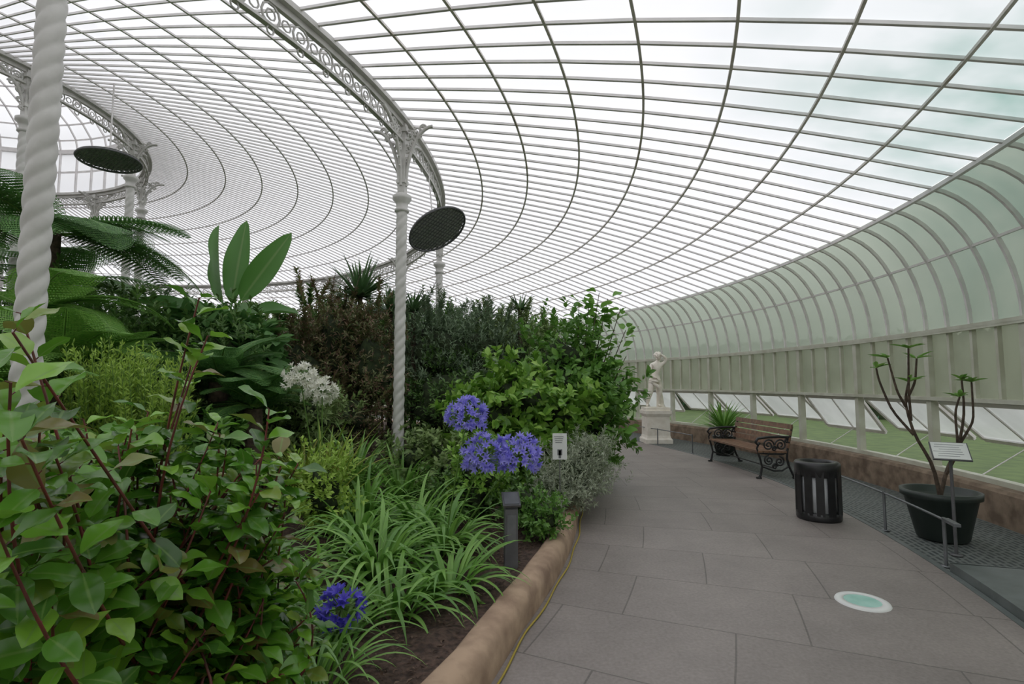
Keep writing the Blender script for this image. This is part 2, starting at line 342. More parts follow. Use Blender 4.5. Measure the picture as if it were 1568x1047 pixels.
def soilz(x,y):
    r=np.hypot(np.asarray(x)-CX,np.asarray(y)-CY);return .14+.035*np.clip(12.9-r,0,9)
rs=np.concatenate([np.linspace(.01,9,14),np.linspace(9.3,12.9,40)]);sp=revolve([(r,0) for r in rs],360)
V=sp[0];rr_=np.hypot(V[:,0],V[:,1]);a=np.arctan2(V[:,1],V[:,0]);ff=kdr(a)*np.clip((rr_-11)/1.9,0,1)
V[:,0]+=ff*np.cos(a);V[:,1]+=ff*np.sin(a)
V[:,2]=soilz(V[:,0]+CX,V[:,1]+CY)+rng.normal(0,.012,len(V))*(rr_<12.85)
build('soil_bed',[sp],[M_soil],loc=CEN)
build('lawn',[revolve([(18.2,-.02),(30,-.1),(60,-.3),(160,-.5)],90)],[M_grass],loc=CEN)

# ---------------------------------------------------------------- plants
def template(rows,wprof,droop=.15,fold=.15,wave=0):
    s=np.linspace(0,1,rows);w=np.array([wprof(x) for x in s])
    V=[];UV=[]
    for i in range(rows):
        for c in(-1,0,1):
            V.append((c*w[i]*.5,s[i],-droop*s[i]**2+fold*abs(c)*w[i]*.5+wave*c*sin(9*s[i])*w[i]));UV.append((.5+.5*c,s[i]))
    F=[]
    for i in range(rows-1):
        for c in range(2):
            a=i*3+c;F.append((a,a+1,a+4,a+3))
    return np.array(V),np.array(F),np.array(UV)
T_small=template(3,lambda s:max(.0,sin(pi*s))*1.0,.1,.25)
T_mid=template(5,lambda s:sin(pi*min(1,s**.85))**.9,.15,.2)
T_broad=template(9,lambda s:(sin(pi*s**1.05)**.65 if 0<s<1 else 0.03)*(1 if s>.1 else .6),.25,.2,.07)
T_ban=template(16,lambda s:(.08 if s<.16 else max(.0,sin(pi*min(1,(s-.14)/.86)**.8))**.6),.12,.2,.03)
T_q=(np.array([(0,0,0),(.5,.5,0),(0,1,-.1),(-.5,.5,0)],float),np.array([[0,1,2,3]]),np.array([(.5,0),(1,.5),(.5,1),(0,.5)],float))
def place(tm,P,D,U,ln,wd,mi=0):
    TV,TF,TU=tm;P=np.asarray(P,float);n=len(P);D=nrm(D);X=nrm(np.cross(D,U));Z=np.cross(X,D)
    ln=np.broadcast_to(ln,(n,));wd=np.broadcast_to(wd,(n,))
    V=P[:,None]+X[:,None]*(TV[None,:,0,None]*wd[:,None,None])+D[:,None]*(TV[None,:,1,None]*ln[:,None,None])+Z[:,None]*(TV[None,:,2,None]*ln[:,None,None]*.9)
    F=(TF[None]+(np.arange(n)*len(TV))[:,None,None]).reshape(-1,TF.shape[1])
    return part(V.reshape(-1,3),F,mi,np.tile(TU,(n,1)))
def rdir(n): return nrm(rng.normal(size=(n,3)))
def lump(c,r,sc=.7,mi=1,nu=20,nv=14):
    u=np.linspace(0,2*pi,nu+1)[:-1];v=np.linspace(.02,pi-.02,nv)
    d=np.stack([np.outer(np.sin(v),np.cos(u)),np.outer(np.sin(v),np.sin(u)),np.outer(np.cos(v),np.ones(nu))],-1).reshape(-1,3)
    q=1+.16*np.sin(d[:,0]*5+c[0]*3)*np.sin(d[:,1]*6+c[1])+.12*np.sin(d[:,2]*7+c[2]*5+d[:,0]*4)
    V=np.array(c)+d*np.array(r)*sc*q[:,None]
    i=np.arange(nv-1)[:,None]*nu;j=np.arange(nu)[None];j2=(j+1)%nu
    return part(V,np.stack([i+j,i+nu+j,i+nu+j2,i+j2],-1).reshape(-1,4),mi)
def bush(name,blobs,ntw,m,tl,ll,lw,mt,stem=None,tm=T_small,core=.6,up=.3,shell=.5,jit=.16,sprigs=0):
    P=[];bl=np.array(blobs,float);area=(bl[:,3]*bl[:,5])**1.0;cnt=rng.multinomial(ntw,area/area.sum())
    pp=[];dd=[]
    for b,c in zip(bl,cnt):
        d=rdir(c);q=1+.3*np.sin(d[:,0]*5+b[0]*3)*np.sin(d[:,1]*6+b[1])+.24*np.sin(d[:,2]*7+b[2]*5)
        rad=(shell+(1.08-shell)*rng.random(c)**.6)*q+rng.normal(0,jit,c)*.6
        p=b[:3]+d*b[3:6]*rad[:,None];pp.append(p);dd.append(nrm(d+np.array([0,0,up])+rng.normal(0,.35,(c,3))))
        for k in range(sprigs):
            s0=b[:3]+np.array([rng.normal()*.45*b[3],rng.normal()*.45*b[4],b[5]*.7]);s1=s0+np.array([rng.normal()*.12,rng.normal()*.12,rng.uniform(.3,.6)])
            P+=tube([s0,s1],[.008,.004],4,2,False);tt=rng.random((14,1));pp.append(s0+(s1-s0)*tt);dd.append(np.tile(nrm(s1-s0),(14,1)))
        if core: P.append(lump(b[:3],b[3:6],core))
        base=np.array([b[0]*.6+bl[0,0]*.4,b[1]*.6+bl[0,1]*.4,0]);base[2]=soilz(base[0],base[1])-.05
        if base[2]<b[2]:
            P+=tube([base,(base+b[:3])/2+rng.normal(0,.03,3),b[:3]],[.03,.022,.012],6,2)
    p=np.concatenate(pp);d=np.concatenate(dd)
    s=rng.random((len(p),m));q=p[:,None]-d[:,None]*(s*tl)[...,None]
    q=q.reshape(-1,3);dr=np.repeat(d,m,0)
    ra=rdir(len(q));ra=nrm(ra-dr*(ra*dr).sum(1,keepdims=True))
    ld=nrm(dr*.75+ra*.85);U=nrm(dr+np.array([0,0,.6])+rng.normal(0,.2,q.shape))
    ok=q[:,2]>soilz(q[:,0],q[:,1])+.02;q=q[ok];ld=ld[ok];U=U[ok]
    sc=rng.uniform(.7,1.25,len(q))
    P.append(place(tm,q,ld,U,ll*sc,lw*sc,0))
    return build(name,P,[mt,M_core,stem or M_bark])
def straps(base,n,L,w,e0,bend,mi=0,az=None,spread=.05,segs=12,prof=None,az0=0,azs=2*pi):
    base=np.asarray(base,float)
    az=az0+rng.random(n)*azs if az is None else az
    e=rng.uniform(e0[0],e0[1],n);bd=rng.uniform(bend[0],bend[1],n);ln=rng.uniform(L[0],L[1],n)
    s=np.linspace(0,1,segs);el=e[:,None]-bd[:,None]*s[None]**1.3
    azz=az[:,None]+rng.normal(0,.25,n)[:,None]*s[None]
    dv=np.stack([np.cos(el)*np.cos(azz),np.cos(el)*np.sin(azz),np.sin(el)],-1)
    ds=ln[:,None]/(segs-1)
    pos=np.cumsum(dv*ds[...,None],1);pos=np.concatenate([np.zeros((n,1,3)),pos[:,:-1]],1)
    b=base+np.stack([np.cos(az),np.sin(az),np.zeros(n)],-1)*(spread*rng.random(n))[:,None]
    pos+=b[:,None];pos[...,2]=np.maximum(pos[...,2],base[2]+.01)
    side=np.stack([-np.sin(azz),np.cos(azz),np.zeros_like(azz)],-1);nn=np.cross(dv,side)
    if prof is None: prof=lambda s:(1-s**2.5)*(.55+.45*np.minimum(1,s*3))
    wv=w*prof(s)*.5;ww=(wv[None]*rng.uniform(.8,1.2,n)[:,None])[...,None]
    V=np.stack([pos-side*ww-nn*ww*.35,pos,pos+side*ww-nn*ww*.35],2).reshape(-1,3)
    UV=np.tile(np.stack([np.tile([0,.5,1],segs),np.repeat(s,3)],1),(n,1))
    bi=(np.arange(n)*segs*3)[:,None,None];i=(np.arange(segs-1)*3)[None,:,None];c=np.arange(2)[None,None]
    F=np.stack([bi+i+c,bi+i+c+1,bi+i+c+4,bi+i+c+3],-1).reshape(-1,4)
    return part(V,F,mi,UV)
def umbel(c,R,n,mi_f,mi_s,fl=.055):
    c=np.array(c,float);d=rdir(n*2);d=d[d[:,2]>-.45][:n];P=[]
    for v in d: P+=tube([c,c+v*R*.75],.0018,3,mi_s,False)
    pos=[];dd=[];up=[]
    for v in d:
        a=nrm(np.cross(v,(.3,.1,1)));b=np.cross(v,a);r=R*rng.uniform(.6,.9)
        for k in range(6):
            q=a*cos(k*pi/3)+b*sin(k*pi/3);pos.append(c+v*r);dd.append(v*.8+q*.65);up.append(v-q)
    P.append(place(T_mid,np.array(pos),np.array(dd),np.array(up),fl,fl*.34,mi_f));return P
def stalk(b,t,mi,r=.006):
    b=np.array(b,float);t=np.array(t,float);m=(b+t)/2+np.array([0,0,.1*(t[2]-b[2])])
    s=np.linspace(0,1,7)[:,None];return tube((1-s)**2*b+2*s*(1-s)*m+s*s*t,r,6,mi)

L_fore=leafmat('glossy_shrub_leaf',[(.05,.14,.02),(.09,.25,.025),(.14,.35,.03),(.24,.48,.05),(.2,.16,.05)],.26,.28,(.2,.35,.08),.6)
L_strap=leafmat('strap_leaf',[(.1,.25,.04),(.17,.37,.06),(.26,.48,.1)],.35,.28,(.13,.28,.05),.5)
L_strap2=leafmat('old_strap_leaf',[(.14,.26,.03),(.27,.38,.05),(.34,.34,.08)],.45,.25)
L_grass=leafmat('grey_grass_leaf',[(.16,.32,.09),(.24,.42,.15),(.12,.26,.06)],.4,.25)
L_dark=leafmat('dark_shrub_leaf',[(.05,.11,.025),(.09,.19,.04),(.15,.27,.07)],.45,.25)
L_brown=leafmat('bronze_shrub_leaf',[(.1,.14,.045),(.17,.19,.07),(.24,.13,.1),(.13,.19,.06)],.5,.25)
L_olive=leafmat('olive_shrub_leaf',[(.13,.21,.06),(.21,.31,.1),(.28,.38,.14)],.5,.25)
L_rose=leafmat('greygreen_shrub_leaf',[(.14,.21,.12),(.21,.29,.17),(.17,.26,.14)],.55,.2)
L_mid=leafmat('midgreen_shrub_leaf',[(.08,.2,.03),(.13,.29,.05),(.19,.37,.07)],.4,.3)
L_bright=leafmat('bright_shrub_leaf',[(.1,.23,.03),(.2,.4,.05),(.35,.55,.11)],.35,.3)
L_grey=leafmat('grey_shrub_leaf',[(.3,.35,.24),(.45,.49,.37),(.36,.42,.28)],.6,.2)
L_lime=leafmat('heath_leaf',[(.26,.42,.06),(.4,.58,.1),(.33,.5,.08)],.5,.3)
L_fern=leafmat('fern_leaf',[(.07,.18,.045),(.11,.26,.07),(.16,.33,.09)],.5,.3)
L_fern2=leafmat('bright_fern_leaf',[(.13,.31,.05),(.22,.42,.08)],.5,.3)
L_banana=leafmat('banana_leaf',[(.06,.18,.035),(.1,.25,.05)],.4,.35,(.22,.34,.12))
L_tree=leafmat('tree_leaf',[(.03,.09,.04),(.05,.13,.06),(.06,.15,.07)],.6,.2)
L_spike=leafmat('spike_leaf',[(.06,.13,.045),(.11,.2,.08)],.45,.15)
F_blue=leafmat('blue_petal',[(.3,.28,.85),(.46,.43,.95),(.36,.32,.9)],.5,.4)
F_dblue=leafmat('deep_blue_petal',[(.1,.08,.65),(.22,.18,.85)],.5,.35)
F_white=leafmat('white_petal',[(.82,.82,.7),(.92,.92,.85)],.5,.3)
M_chip=leafmat('bark_chip',[(.035,.022,.016),(.1,.062,.045),(.17,.115,.085)],.9,0)

def fore_shrub():
    P=[];pos=[];dr=[];up=[];ln=[]
    ell=[(-1.7,2.15,.95,.62,.5,.5,62),(-1.55,2.1,1.25,.5,.4,.28,34),(-1.3,1.4,1.25,.2,.25,.35,22),(-1.05,2.25,.7,.25,.3,.36,30),(-1.25,1.7,.8,.28,.25,.35,26),(-1.05,2.15,1.15,.22,.25,.28,16),(-1.6,1.65,1.4,.25,.2,.25,12)]
    tips=[]
    for e in ell:
        d=rdir(e[6]);tips.append(np.array(e[:3])+d*np.array(e[3:6])*(rng.random((e[6],1))**.45))
    tips=np.concatenate(tips+[np.array([[-1.22,2.02,1.93],[-1.18,2.02,1.78],[-1.28,2.1,1.7],[-1.42,1.5,1.8],[-.9,1.95,1.5],[-1.1,1.15,1.6],[-1.02,1.1,1.48],[-1.2,1.25,1.72],[-1.08,1.12,1.3],[-1.25,1.3,1.5]])])
    for t in tips:
        b=np.array([-1.75+.35*rng.normal()*.6+(t[0]+1.75)*.35,2.1+.2*rng.normal(),.2])
        mid=b*.45+t*.55+np.array([.15*rng.normal(),.15*rng.normal(),-.05]);mid[:2]+=(t-b)[:2]*.15
        s=np.linspace(0,1,12)[:,None];Q=(1-s)**2*b+2*s*(1-s)*mid+s*s*t
        P+=tube(Q,np.linspace(.008,.003,12),6,1)
        T=nrm(np.gradient(Q,axis=0));n=rng.integers(18,26);ph=rng.random()*6.28
        for i in range(n):
            f=.3+.68*(i+1)/n if i<n-7 else 1-.022*(n-1-i)
            x=min(.999,f)*11;i0=min(10,int(x));q=Q[i0]+(Q[i0+1]-Q[i0])*(x-i0);tt=T[i0]
            a=nrm(np.cross(tt,(.2,.3,.9)));bb=np.cross(tt,a);ang=ph+i*2.4;rad=a*cos(ang)+bb*sin(ang)
            k=.2+.6*rng.random() if i>=n-7 else .25
            dr.append(tt*k+rad*.95+np.array([0,0,-.05])+.15*rng.normal(size=3));q2=q+nrm(dr[-1])*.012;pos.append(q2);P+=tube([q,q2],.0018,3,1,False)
            up.append(tt*.8+np.array([0,0,.6])+.3*rng.normal(size=3));ln.append(rng.uniform(.08,.135))
    ln=np.array(ln);pos=np.array(pos)
    P.append(place(T_broad,pos,np.array(dr),np.array(up),ln,ln*rng.uniform(.52,.66,len(ln)),0))
    build('glossy_leaved_shrub',P,[L_fore,M_redstem])
fore_shrub()
bush('low_shrub',[(-1.9,2.5,.55,.6,.45,.45),(-1.5,2.55,.4,.4,.35,.3),(-2.6,2.7,.8,.6,.5,.6)],900,8,.12,.1,.06,L_fore,M_redstem,T_mid,.6)

def aga(name,x,y,n,L,w,umb,fl,mt=L_strap,e0=(.6,1.45),bend=(1.3,2.6)):
    z=float(soilz(x,y));P=[straps((x,y,z-.02),n,L,w,e0,bend,0,spread=.14)]
    for (ux,uy,uz,R,nf) in umb:
        P+=stalk((x+(ux-x)*.1,y+(uy-y)*.1,z),(ux,uy,uz),1,.006);P+=umbel((ux,uy,uz),R,nf,2,1)
    build(name,P,[mt,M_greenstem,fl])
aga('blue_agapanthus',-.6,4.6,75,(.5,.85),.045,[(-.37,4.35,1.3,.18,75),(-.22,4.25,.99,.21,95),(.06,4.3,1.0,.2,85)],F_blue)
aga('agapanthus_clump',-1.0,4.0,85,(.5,.85),.048,[],F_blue)
aga('agapanthus_clump',-.45,3.75,60,(.4,.7),.045,[],F_blue)
aga('agapanthus_clump',-.75,3.4,50,(.4,.65),.042,[],F_blue)
aga('agapanthus_clump',-1.35,4.7,80,(.5,.9),.046,[],F_blue)
aga('agapanthus_clump',-.9,5.1,70,(.5,.85),.046,[],F_blue)
aga('blue_agapanthus',-1.0,3.1,45,(.35,.6),.034,[(-.93,2.95,.37,.12,40)],F_dblue)
aga('agapanthus_clump',-1.5,3.3,65,(.4,.75),.03,[],F_blue)
aga('agapanthus_clump',-.95,2.6,60,(.3,.6),.024,[],F_blue)
aga('agapanthus_clump',-1.25,2.85,70,(.35,.65),.022,[],F_blue,L_grass)
aga('agapanthus_clump',-1.75,3.0,60,(.35,.7),.022,[],F_blue,L_grass)
aga('agapanthus_clump',-2.0,4.0,80,(.5,.9),.026,[],F_blue,L_grass)
aga('agapanthus_clump',-1.5,5.5,70,(.5,.95),.046,[],F_blue)
aga('white_agapanthus',-2.0,5.6,70,(.7,1.2),.036,[(-2.2,5.45,1.62,.19,75),(-1.97,5.45,1.5,.16,60),(-2.08,5.6,1.44,.15,50)],F_white,L_strap2,(1.0,1.5),(.4,1.5))
aga('agapanthus_clump',-2.4,6.1,70,(.7,1.1),.036,[],F_white,L_strap2,(.9,1.5),(.7,1.6))
aga('agapanthus_clump',-1.9,6.4,70,(.7,1.1),.04,[],F_white,L_strap,(.9,1.5),(.7,1.7))
aga('agapanthus_clump',-1.3,6.3,70,(.5,.95),.04,[],F_white,L_strap,(.8,1.5),(.9,1.9))
aga('agapanthus_clump',-.75,5.9,50,(.4,.7),.035,[],F_blue,L_strap)
bush('variegated_shrub',[(-1.75,4.9,.6,.3,.3,.38)],300,8,.12,.055,.025,L_lime,None,T_small,.5)
bush('low_ground_shrub',[(-.5,5.7,.4,.5,.4,.25),(.1,5.3,.4,.25,.3,.25)],420,8,.1,.06,.03,L_dark,None,T_small,.5)
bush('low_ground_shrub',[(-.35,5.7,.65,.35,.35,.4)],300,8,.1,.07,.035,L_bright,None,T_small,.5)
bush('low_ground_shrub',[(.3,4.95,.35,.25,.25,.22)],220,8,.09,.05,.025,L_mid,None,T_small,.5)
bush('low_ground_shrub',[(-1.1,6.7,.6,.6,.3,.4),(-.6,6.4,.5,.5,.35,.35)],500,8,.12,.08,.04,L_olive,None,T_mid,.5)
bush('grey_lavender',[(.68,6.2,.52,.42,.4,.34),(.95,6.6,.62,.36,.38,.36),(.5,5.9,.4,.3,.3,.25)],1300,12,.15,.055,.012,L_grey,None,T_small,.45,.8)
nc=12000;ra=rng.uniform(radians(-50),radians(0),nc);rr=rng.uniform(11,12.8,nc)+kdr(ra)
cx=CX+rr*np.cos(ra);cy=CY+rr*np.sin(ra);cp=np.stack([cx,cy,soilz(cx,cy)+.012],1)
D=rdir(nc);D[:,2]*=.3;build('bark_mulch',[place(T_small,cp,D,np.tile([0,0,1.],(nc,1))+rng.normal(0,.3,(nc,3)),rng.uniform(.015,.045,nc),rng.uniform(.008,.02,nc))],[M_chip])

bush('broadleaf_shrub',[(.1,7.2,1.35,.75,.6,.6),(-.35,7.0,1.1,.55,.5,.6),(.65,7.3,1.0,.55,.6,.7),(.1,7.0,.6,.8,.5,.45)],1000,9,.18,.12,.07,L_bright,None,T_mid,.5)
bush('dark_shrub',[(.75,8.2,1.6,.75,.8,.95),(1.0,8.0,1.0,.7,.7,.7),(1.15,8.6,1.3,.75,.8,.9)],1300,9,.18,.11,.06,L_mid,None,T_mid,.6)
def sapling(name,x,y,tips,mt,ll):
    P=[];pos=[];dr=[];up=[]
    z=float(soilz(x,y))
    for t in tips:
        t=np.array(t,float);b=np.array([x,y,z-.03]);mid=(b+t)/2;mid[:2]=b[:2]*.6+t[:2]*.4
        s=np.linspace(0,1,14)[:,None];Q=(1-s)**2*b+2*s*(1-s)*mid+s*s*t;P+=tube(Q,np.linspace(.02,.005,14),6,1)
        for i in range(38):
            f=.4+.6*rng.random();j=f*13;i0=min(12,int(j));q=Q[i0]+(Q[i0+1]-Q[i0])*(j-i0);a=rng.random()*6.28
            rd=np.array([cos(a),sin(a),.35+.3*rng.normal()]);pos.append(q+rd*.05*(1+rng.random()));dr.append(rd);up.append([0,0,1])
    sc=rng.uniform(.7,1.2,len(pos))*ll
    P.append(place(T_broad,np.array(pos),np.array(dr),np.array(up)+rng.normal(0,.35,(len(pos),3)),sc,sc*.6,0));build(name,P,[mt,M_bark])
sapling('broadleaf_sapling',.95,8.1,[(1.05,8.1,2.85),(1.35,8.0,2.98),(1.2,8.0,2.9),(1.5,8.1,2.9),(1.7,8.1,2.75),(1.75,8.0,2.4),(.8,8.1,2.6),(1.5,7.9,2.1),(1.25,8.3,2.6),(1.75,8.1,1.7),(1.75,8.0,2.0),(1.6,7.6,1.3),(1.5,7.3,.9),(1.3,7.6,1.6)],L_fern2,.18)
bush('bronze_shrub',[(-2.9,8.8,2.2,.75,.7,1.0),(-3.4,8.5,1.6,.7,.7,.9),(-2.3,8.6,1.8,.6,.6,.9),(-2.7,8.2,1.0,.8,.5,.6)],2000,12,.24,.08,.025,L_brown,None,T_small,.55,.8,sprigs=8)
bush('rosemary_shrub',[(-1.3,9.3,2.1,.8,.8,.95),(-.6,9.6,2.0,.8,.8,.9)],1600,12,.28,.085,.022,L_rose,None,T_small,.55,1.0,sprigs=12)
bush('dark_shrub',[(-1.0,8.7,1.2,1.0,.6,.85),(-.4,8.4,1.0,.6,.5,.7)],900,12,.24,.085,.03,L_dark,None,T_small,.6,.6)
bush('olive_shrub',[(-.1,10.2,2.1,.8,.7,.9),(.5,10.5,1.9,.6,.6,.9)],1400,12,.24,.08,.028,L_olive,None,T_small,.6,.8,sprigs=10)
bush('olive_shrub',[(-3.4,6.6,1.1,.7,.6,.65),(-2.8,7.0,1.15,.6,.6,.6)],1200,10,.18,.08,.03,L_olive,None,T_small,.55)
bush('dark_shrub',[(-4.6,6.6,1.4,.8,.7,.95),(-4.0,7.2,1.6,.7,.7,.9),(-5.3,7.2,1.6,.8,.7,1.0)],1700,10,.2,.11,.045,L_dark,None,T_small,.6)
bush('leafy_shrub',[(-3.4,5.2,.8,.7,.6,.55),(-2.9,4.6,.6,.5,.5,.4)],900,9,.15,.1,.045,L_mid,None,T_mid,.55)
def heath(x,y,zt,n,rad):
    P=[];z=float(soilz(x,y));a=rng.random(n)*6.28;r=rad*rng.random(n)**.5;pos=[];dr=[]
    for i in range(n):
        b=np.array([x+.4*r[i]*cos(a[i]),y+.4*r[i]*sin(a[i]),z]);h=(zt-z)*rng.uniform(.75,1.05);t=np.array([x+r[i]*cos(a[i])*1.2,y+r[i]*sin(a[i])*1.2,z+h])
        P+=tube([b,(b+t)/2+[0,0,.05],t],[.006,.004,.002],4,1,False)
        m=70;s=.35+.65*rng.random(m);q=b+(t-b)*s[:,None];d=rdir(m)*.8+nrm(t-b)*.9;pos.append(q);dr.append(d)
    pos=np.concatenate(pos);dr=np.concatenate(dr);P.append(place(T_q,pos,dr,rdir(len(pos)),.05,.014,0));build('lime_heath',P,[L_lime,M_greenstem])
heath(-3.45,4.5,1.88,110,.28);heath(-3.05,4.5,1.78,100,.28);heath(-3.8,4.9,1.88,90,.3)
brow=[(-6.2,10.5,2.1,L_mid),(-5.2,11.5,2.4,L_olive),(-4.2,11.6,2.6,L_dark),(-3.0,12.2,2.6,L_rose),(-2.2,13.0,2.6,L_mid),(-1.0,12.6,2.5,L_dark),(0.0,12.6,2.2,L_olive),(-7.6,11.5,2.0,L_fern),(-9.0,10.8,2.2,L_dark),(-7.0,8.4,1.8,L_mid),(-8.4,7.6,2.0,L_olive),(-6.0,14.5,2.1,L_olive),(-3.8,15.5,2.2,L_dark),(-1.8,15.6,2.0,L_mid),(-9,14.5,2.0,L_dark),(-5.6,8.6,1.9,L_rose)]
for x,y,z,mt in brow:
    bush('mixed_shrub',[(x,y,z-.2,1.0,.9,1.1),(x+.6,y+.2,z-.6,.8,.8,.9),(x-.6,y-.2,z-.5,.8,.8,1.0)],800,9,.28,.13,.05,mt,None,T_small,.6,.7,sprigs=5)
def rosette(name,x,y,zc,n,L,w,mt,e0=(-.3,1.45),bend=(.1,.6)):
    zb=float(soilz(x,y));P=[]
    P+=tube([(x,y,zb-.05),(x+.02,y,(zb+zc)/2),(x,y,zc)],[.05,.04,.04],8,1)
    q=straps((x,y,zc),n,L,w,e0,bend,0,spread=.04);P.append(q);build(name,P,[mt,M_bark])
rosette('dragon_tree',-2.7,9.2,3.1,110,(.5,.9),.065,L_spike,(-.1,1.45))
rosette('dragon_tree',-2.2,9.4,2.85,80,(.4,.65),.055,L_spike)
rosette('dragon_tree',-1.75,9.2,2.85,60,(.3,.5),.05,L_spike)
rosette('yucca_tree',.15,10.0,3.0,50,(.25,.45),.055,L_spike)
rosette('yucca_tree',-.45,9.9,2.85,50,(.2,.4),.045,L_spike)
def banana(x,y):
    zb=float(soilz(x,y));P=tube([(x,y,zb-.05),(x,y,1.6),(x+.03,y,2.7)],[.13,.1,.06],12,1)
    rows=[((0,0,2.6),(.05,.1,1),(.3,-1,.1),1.65,.34),((.05,0,2.7),(.62,.0,.9),(.4,-1,-.15),1.5,.38),((-.05,0,2.6),(-.36,.2,1),(-1,-.45,-.2),1.65,.3),
          ((0,0,2.6),(.95,-.2,.12),(.1,-.5,1),1.15,.4),((0,0,2.5),(-.85,-.45,.3),(0,-.6,1),1.25,.5),((0,0,2.4),(-.5,-.9,.1),(0,-.3,1),1.2,.5),((0,0,2.3),(.5,-.9,.0),(0,-.3,1),1.0,.42),((0,0,2.55),(.2,.9,.4),(0,-.5,1),1.2,.4)]
    for b,d,u,l,w in rows:
        P.append(place(T_ban,[np.array([x,y,0])+b],np.array([d],float),np.array([u],float),l,w,0))
    build('banana_plant',P,[L_banana,M_greenstem])
banana(-4.35,8.0)
bush('large_leaved_shrub',[(-4.4,7.6,2.2,.6,.4,.5),(-3.9,7.7,2.0,.45,.4,.5),(-4.2,7.2,1.5,.7,.4,.6)],420,6,.22,.26,.13,L_fern,None,T_mid,.45)
def fern(name,x,y,zc,n,L,mt,pin=.22,e0=(.1,1.0),bend=(.8,1.7),trunk=True):
    zb=float(soilz(x,y));P=[]
    if trunk: P+=tube([(x,y,zb-.05),(x,y,(zb+zc)/2),(x,y,zc)],[.12,.1,.1],10,1)
    pos=[];dr=[];up=[];ln=[];wd=[]
    for i in range(n):
        az=2*pi*i/n*2.39+rng.normal()*.2;e=rng.uniform(*e0);b=rng.uniform(*bend);l=L*rng.uniform(.8,1.15);S=30
        s=np.linspace(0,1,S);el=e-b*s**1.2;dv=np.stack([np.cos(el)*cos(az),np.cos(el)*sin(az),np.sin(el)],1)
        Q=np.array([x,y,zc])+np.cumsum(dv*l/S,0);P+=tube(Q[::4],np.linspace(.012,.003,len(Q[::4])),5,2,False)
        side=np.array([-sin(az),cos(az),0]);nn=np.cross(dv,side)
        for sg in(-1,1):
            pd=nrm(side*sg+dv[3:]*.3-nn[3:]*.05);pl_=pin*np.sin(pi*np.clip(.14+.84*s[3:],0,1))**.7*l+.02
            m=13;t=(np.arange(m)+.5)/m
            base=Q[3:,None]+pd[:,None]*(pl_[:,None]*t)[...,None];base[...,2]-=.06*(pl_[:,None]*t**2)
            pn=np.broadcast_to(nn[3:,None],base.shape);pdb=np.broadcast_to(pd[:,None],base.shape);cr=np.cross(pn,pdb)
            for s2 in(-1,1):
                pos.append(base.reshape(-1,3));dr.append((cr*s2+pdb*.35).reshape(-1,3));up.append(pn.reshape(-1,3))
                lw=(l/S)*.95*(1.08-t)[None]*np.ones((len(pd),1));ln.append(lw.ravel());wd.append(np.repeat(pl_/m*1.1,m))
    pos=np.concatenate(pos);dr=np.concatenate(dr);up=np.concatenate(up);ln=np.concatenate(ln);wd=np.concatenate(wd)
    P.append(place(T_q,pos,dr,up,ln+.01,wd,0));build(name,P,[mt,M_bark,M_greenstem])
fern('tree_fern',-5.75,6.4,3.45,20,1.65,L_fern,.27,(.1,.7),(.6,1.2))
fern('tree_fern',-4.9,5.3,2.3,20,1.2,L_fern2,.26,(.0,.9))
fern('tree_fern',-7.6,8.6,3.2,18,1.6,L_fern,.26)
fern('ground_fern',-4.3,5.0,1.6,22,1.1,L_fern2,.25,(.3,1.2))
fern('ground_fern',-4.0,3.7,1.3,18,.9,L_fern2,.25,(.3,1.2))
fern('ground_fern',-3.3,5.9,1.6,20,.9,L_fern,.25,(.3,1.2))
fern('ground_fern',-2.9,5.9,1.3,18,.8,L_fern,.25,(.3,1.2))
bush('dark_shrub',[(-4.9,5.7,1.3,.6,.6,.9),(-5.7,6.2,1.5,.7,.6,1.1),(-4.3,4.6,.8,.8,.6,.6)],1500,10,.2,.1,.04,L_dark,None,T_small,.6)

def xtree(x,y,h,r):
    P=tube([(x,y,-.2),(x,y,h*.5),(x+.2,y,h*.8)],[.25,.18,.1],8,2);n=700
    for i in range(5):
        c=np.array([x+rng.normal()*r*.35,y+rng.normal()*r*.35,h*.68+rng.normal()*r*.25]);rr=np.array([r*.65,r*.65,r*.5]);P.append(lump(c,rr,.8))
        d=rdir(n);p=c+d*rr*rng.uniform(.75,1.05,(n,1));P.append(place(T_small,p,d+rdir(n)*.6,rdir(n),.4,.25,0))
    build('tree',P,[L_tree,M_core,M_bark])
for x,y,h,r in[(30,14,8,3),(33,27,8,3),(27,5,8,3)]: xtree(x,y,h,r)
P=[]
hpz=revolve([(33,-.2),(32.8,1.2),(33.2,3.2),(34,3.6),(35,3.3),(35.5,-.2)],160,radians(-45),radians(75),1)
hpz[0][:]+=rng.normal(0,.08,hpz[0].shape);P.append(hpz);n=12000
aa=rng.uniform(radians(-45),radians(75),n);hr=rng.uniform(32.6,35,n);hz=np.where(hr<33.3,rng.uniform(0,3.3,n),3.3+rng.random(n)*.5)
P.append(place(T_small,np.stack([hr*np.cos(aa),hr*np.sin(aa),hz],1),rdir(n),rdir(n),.35,.2,0));build('hedge',P,[L_tree,M_core],loc=CEN)

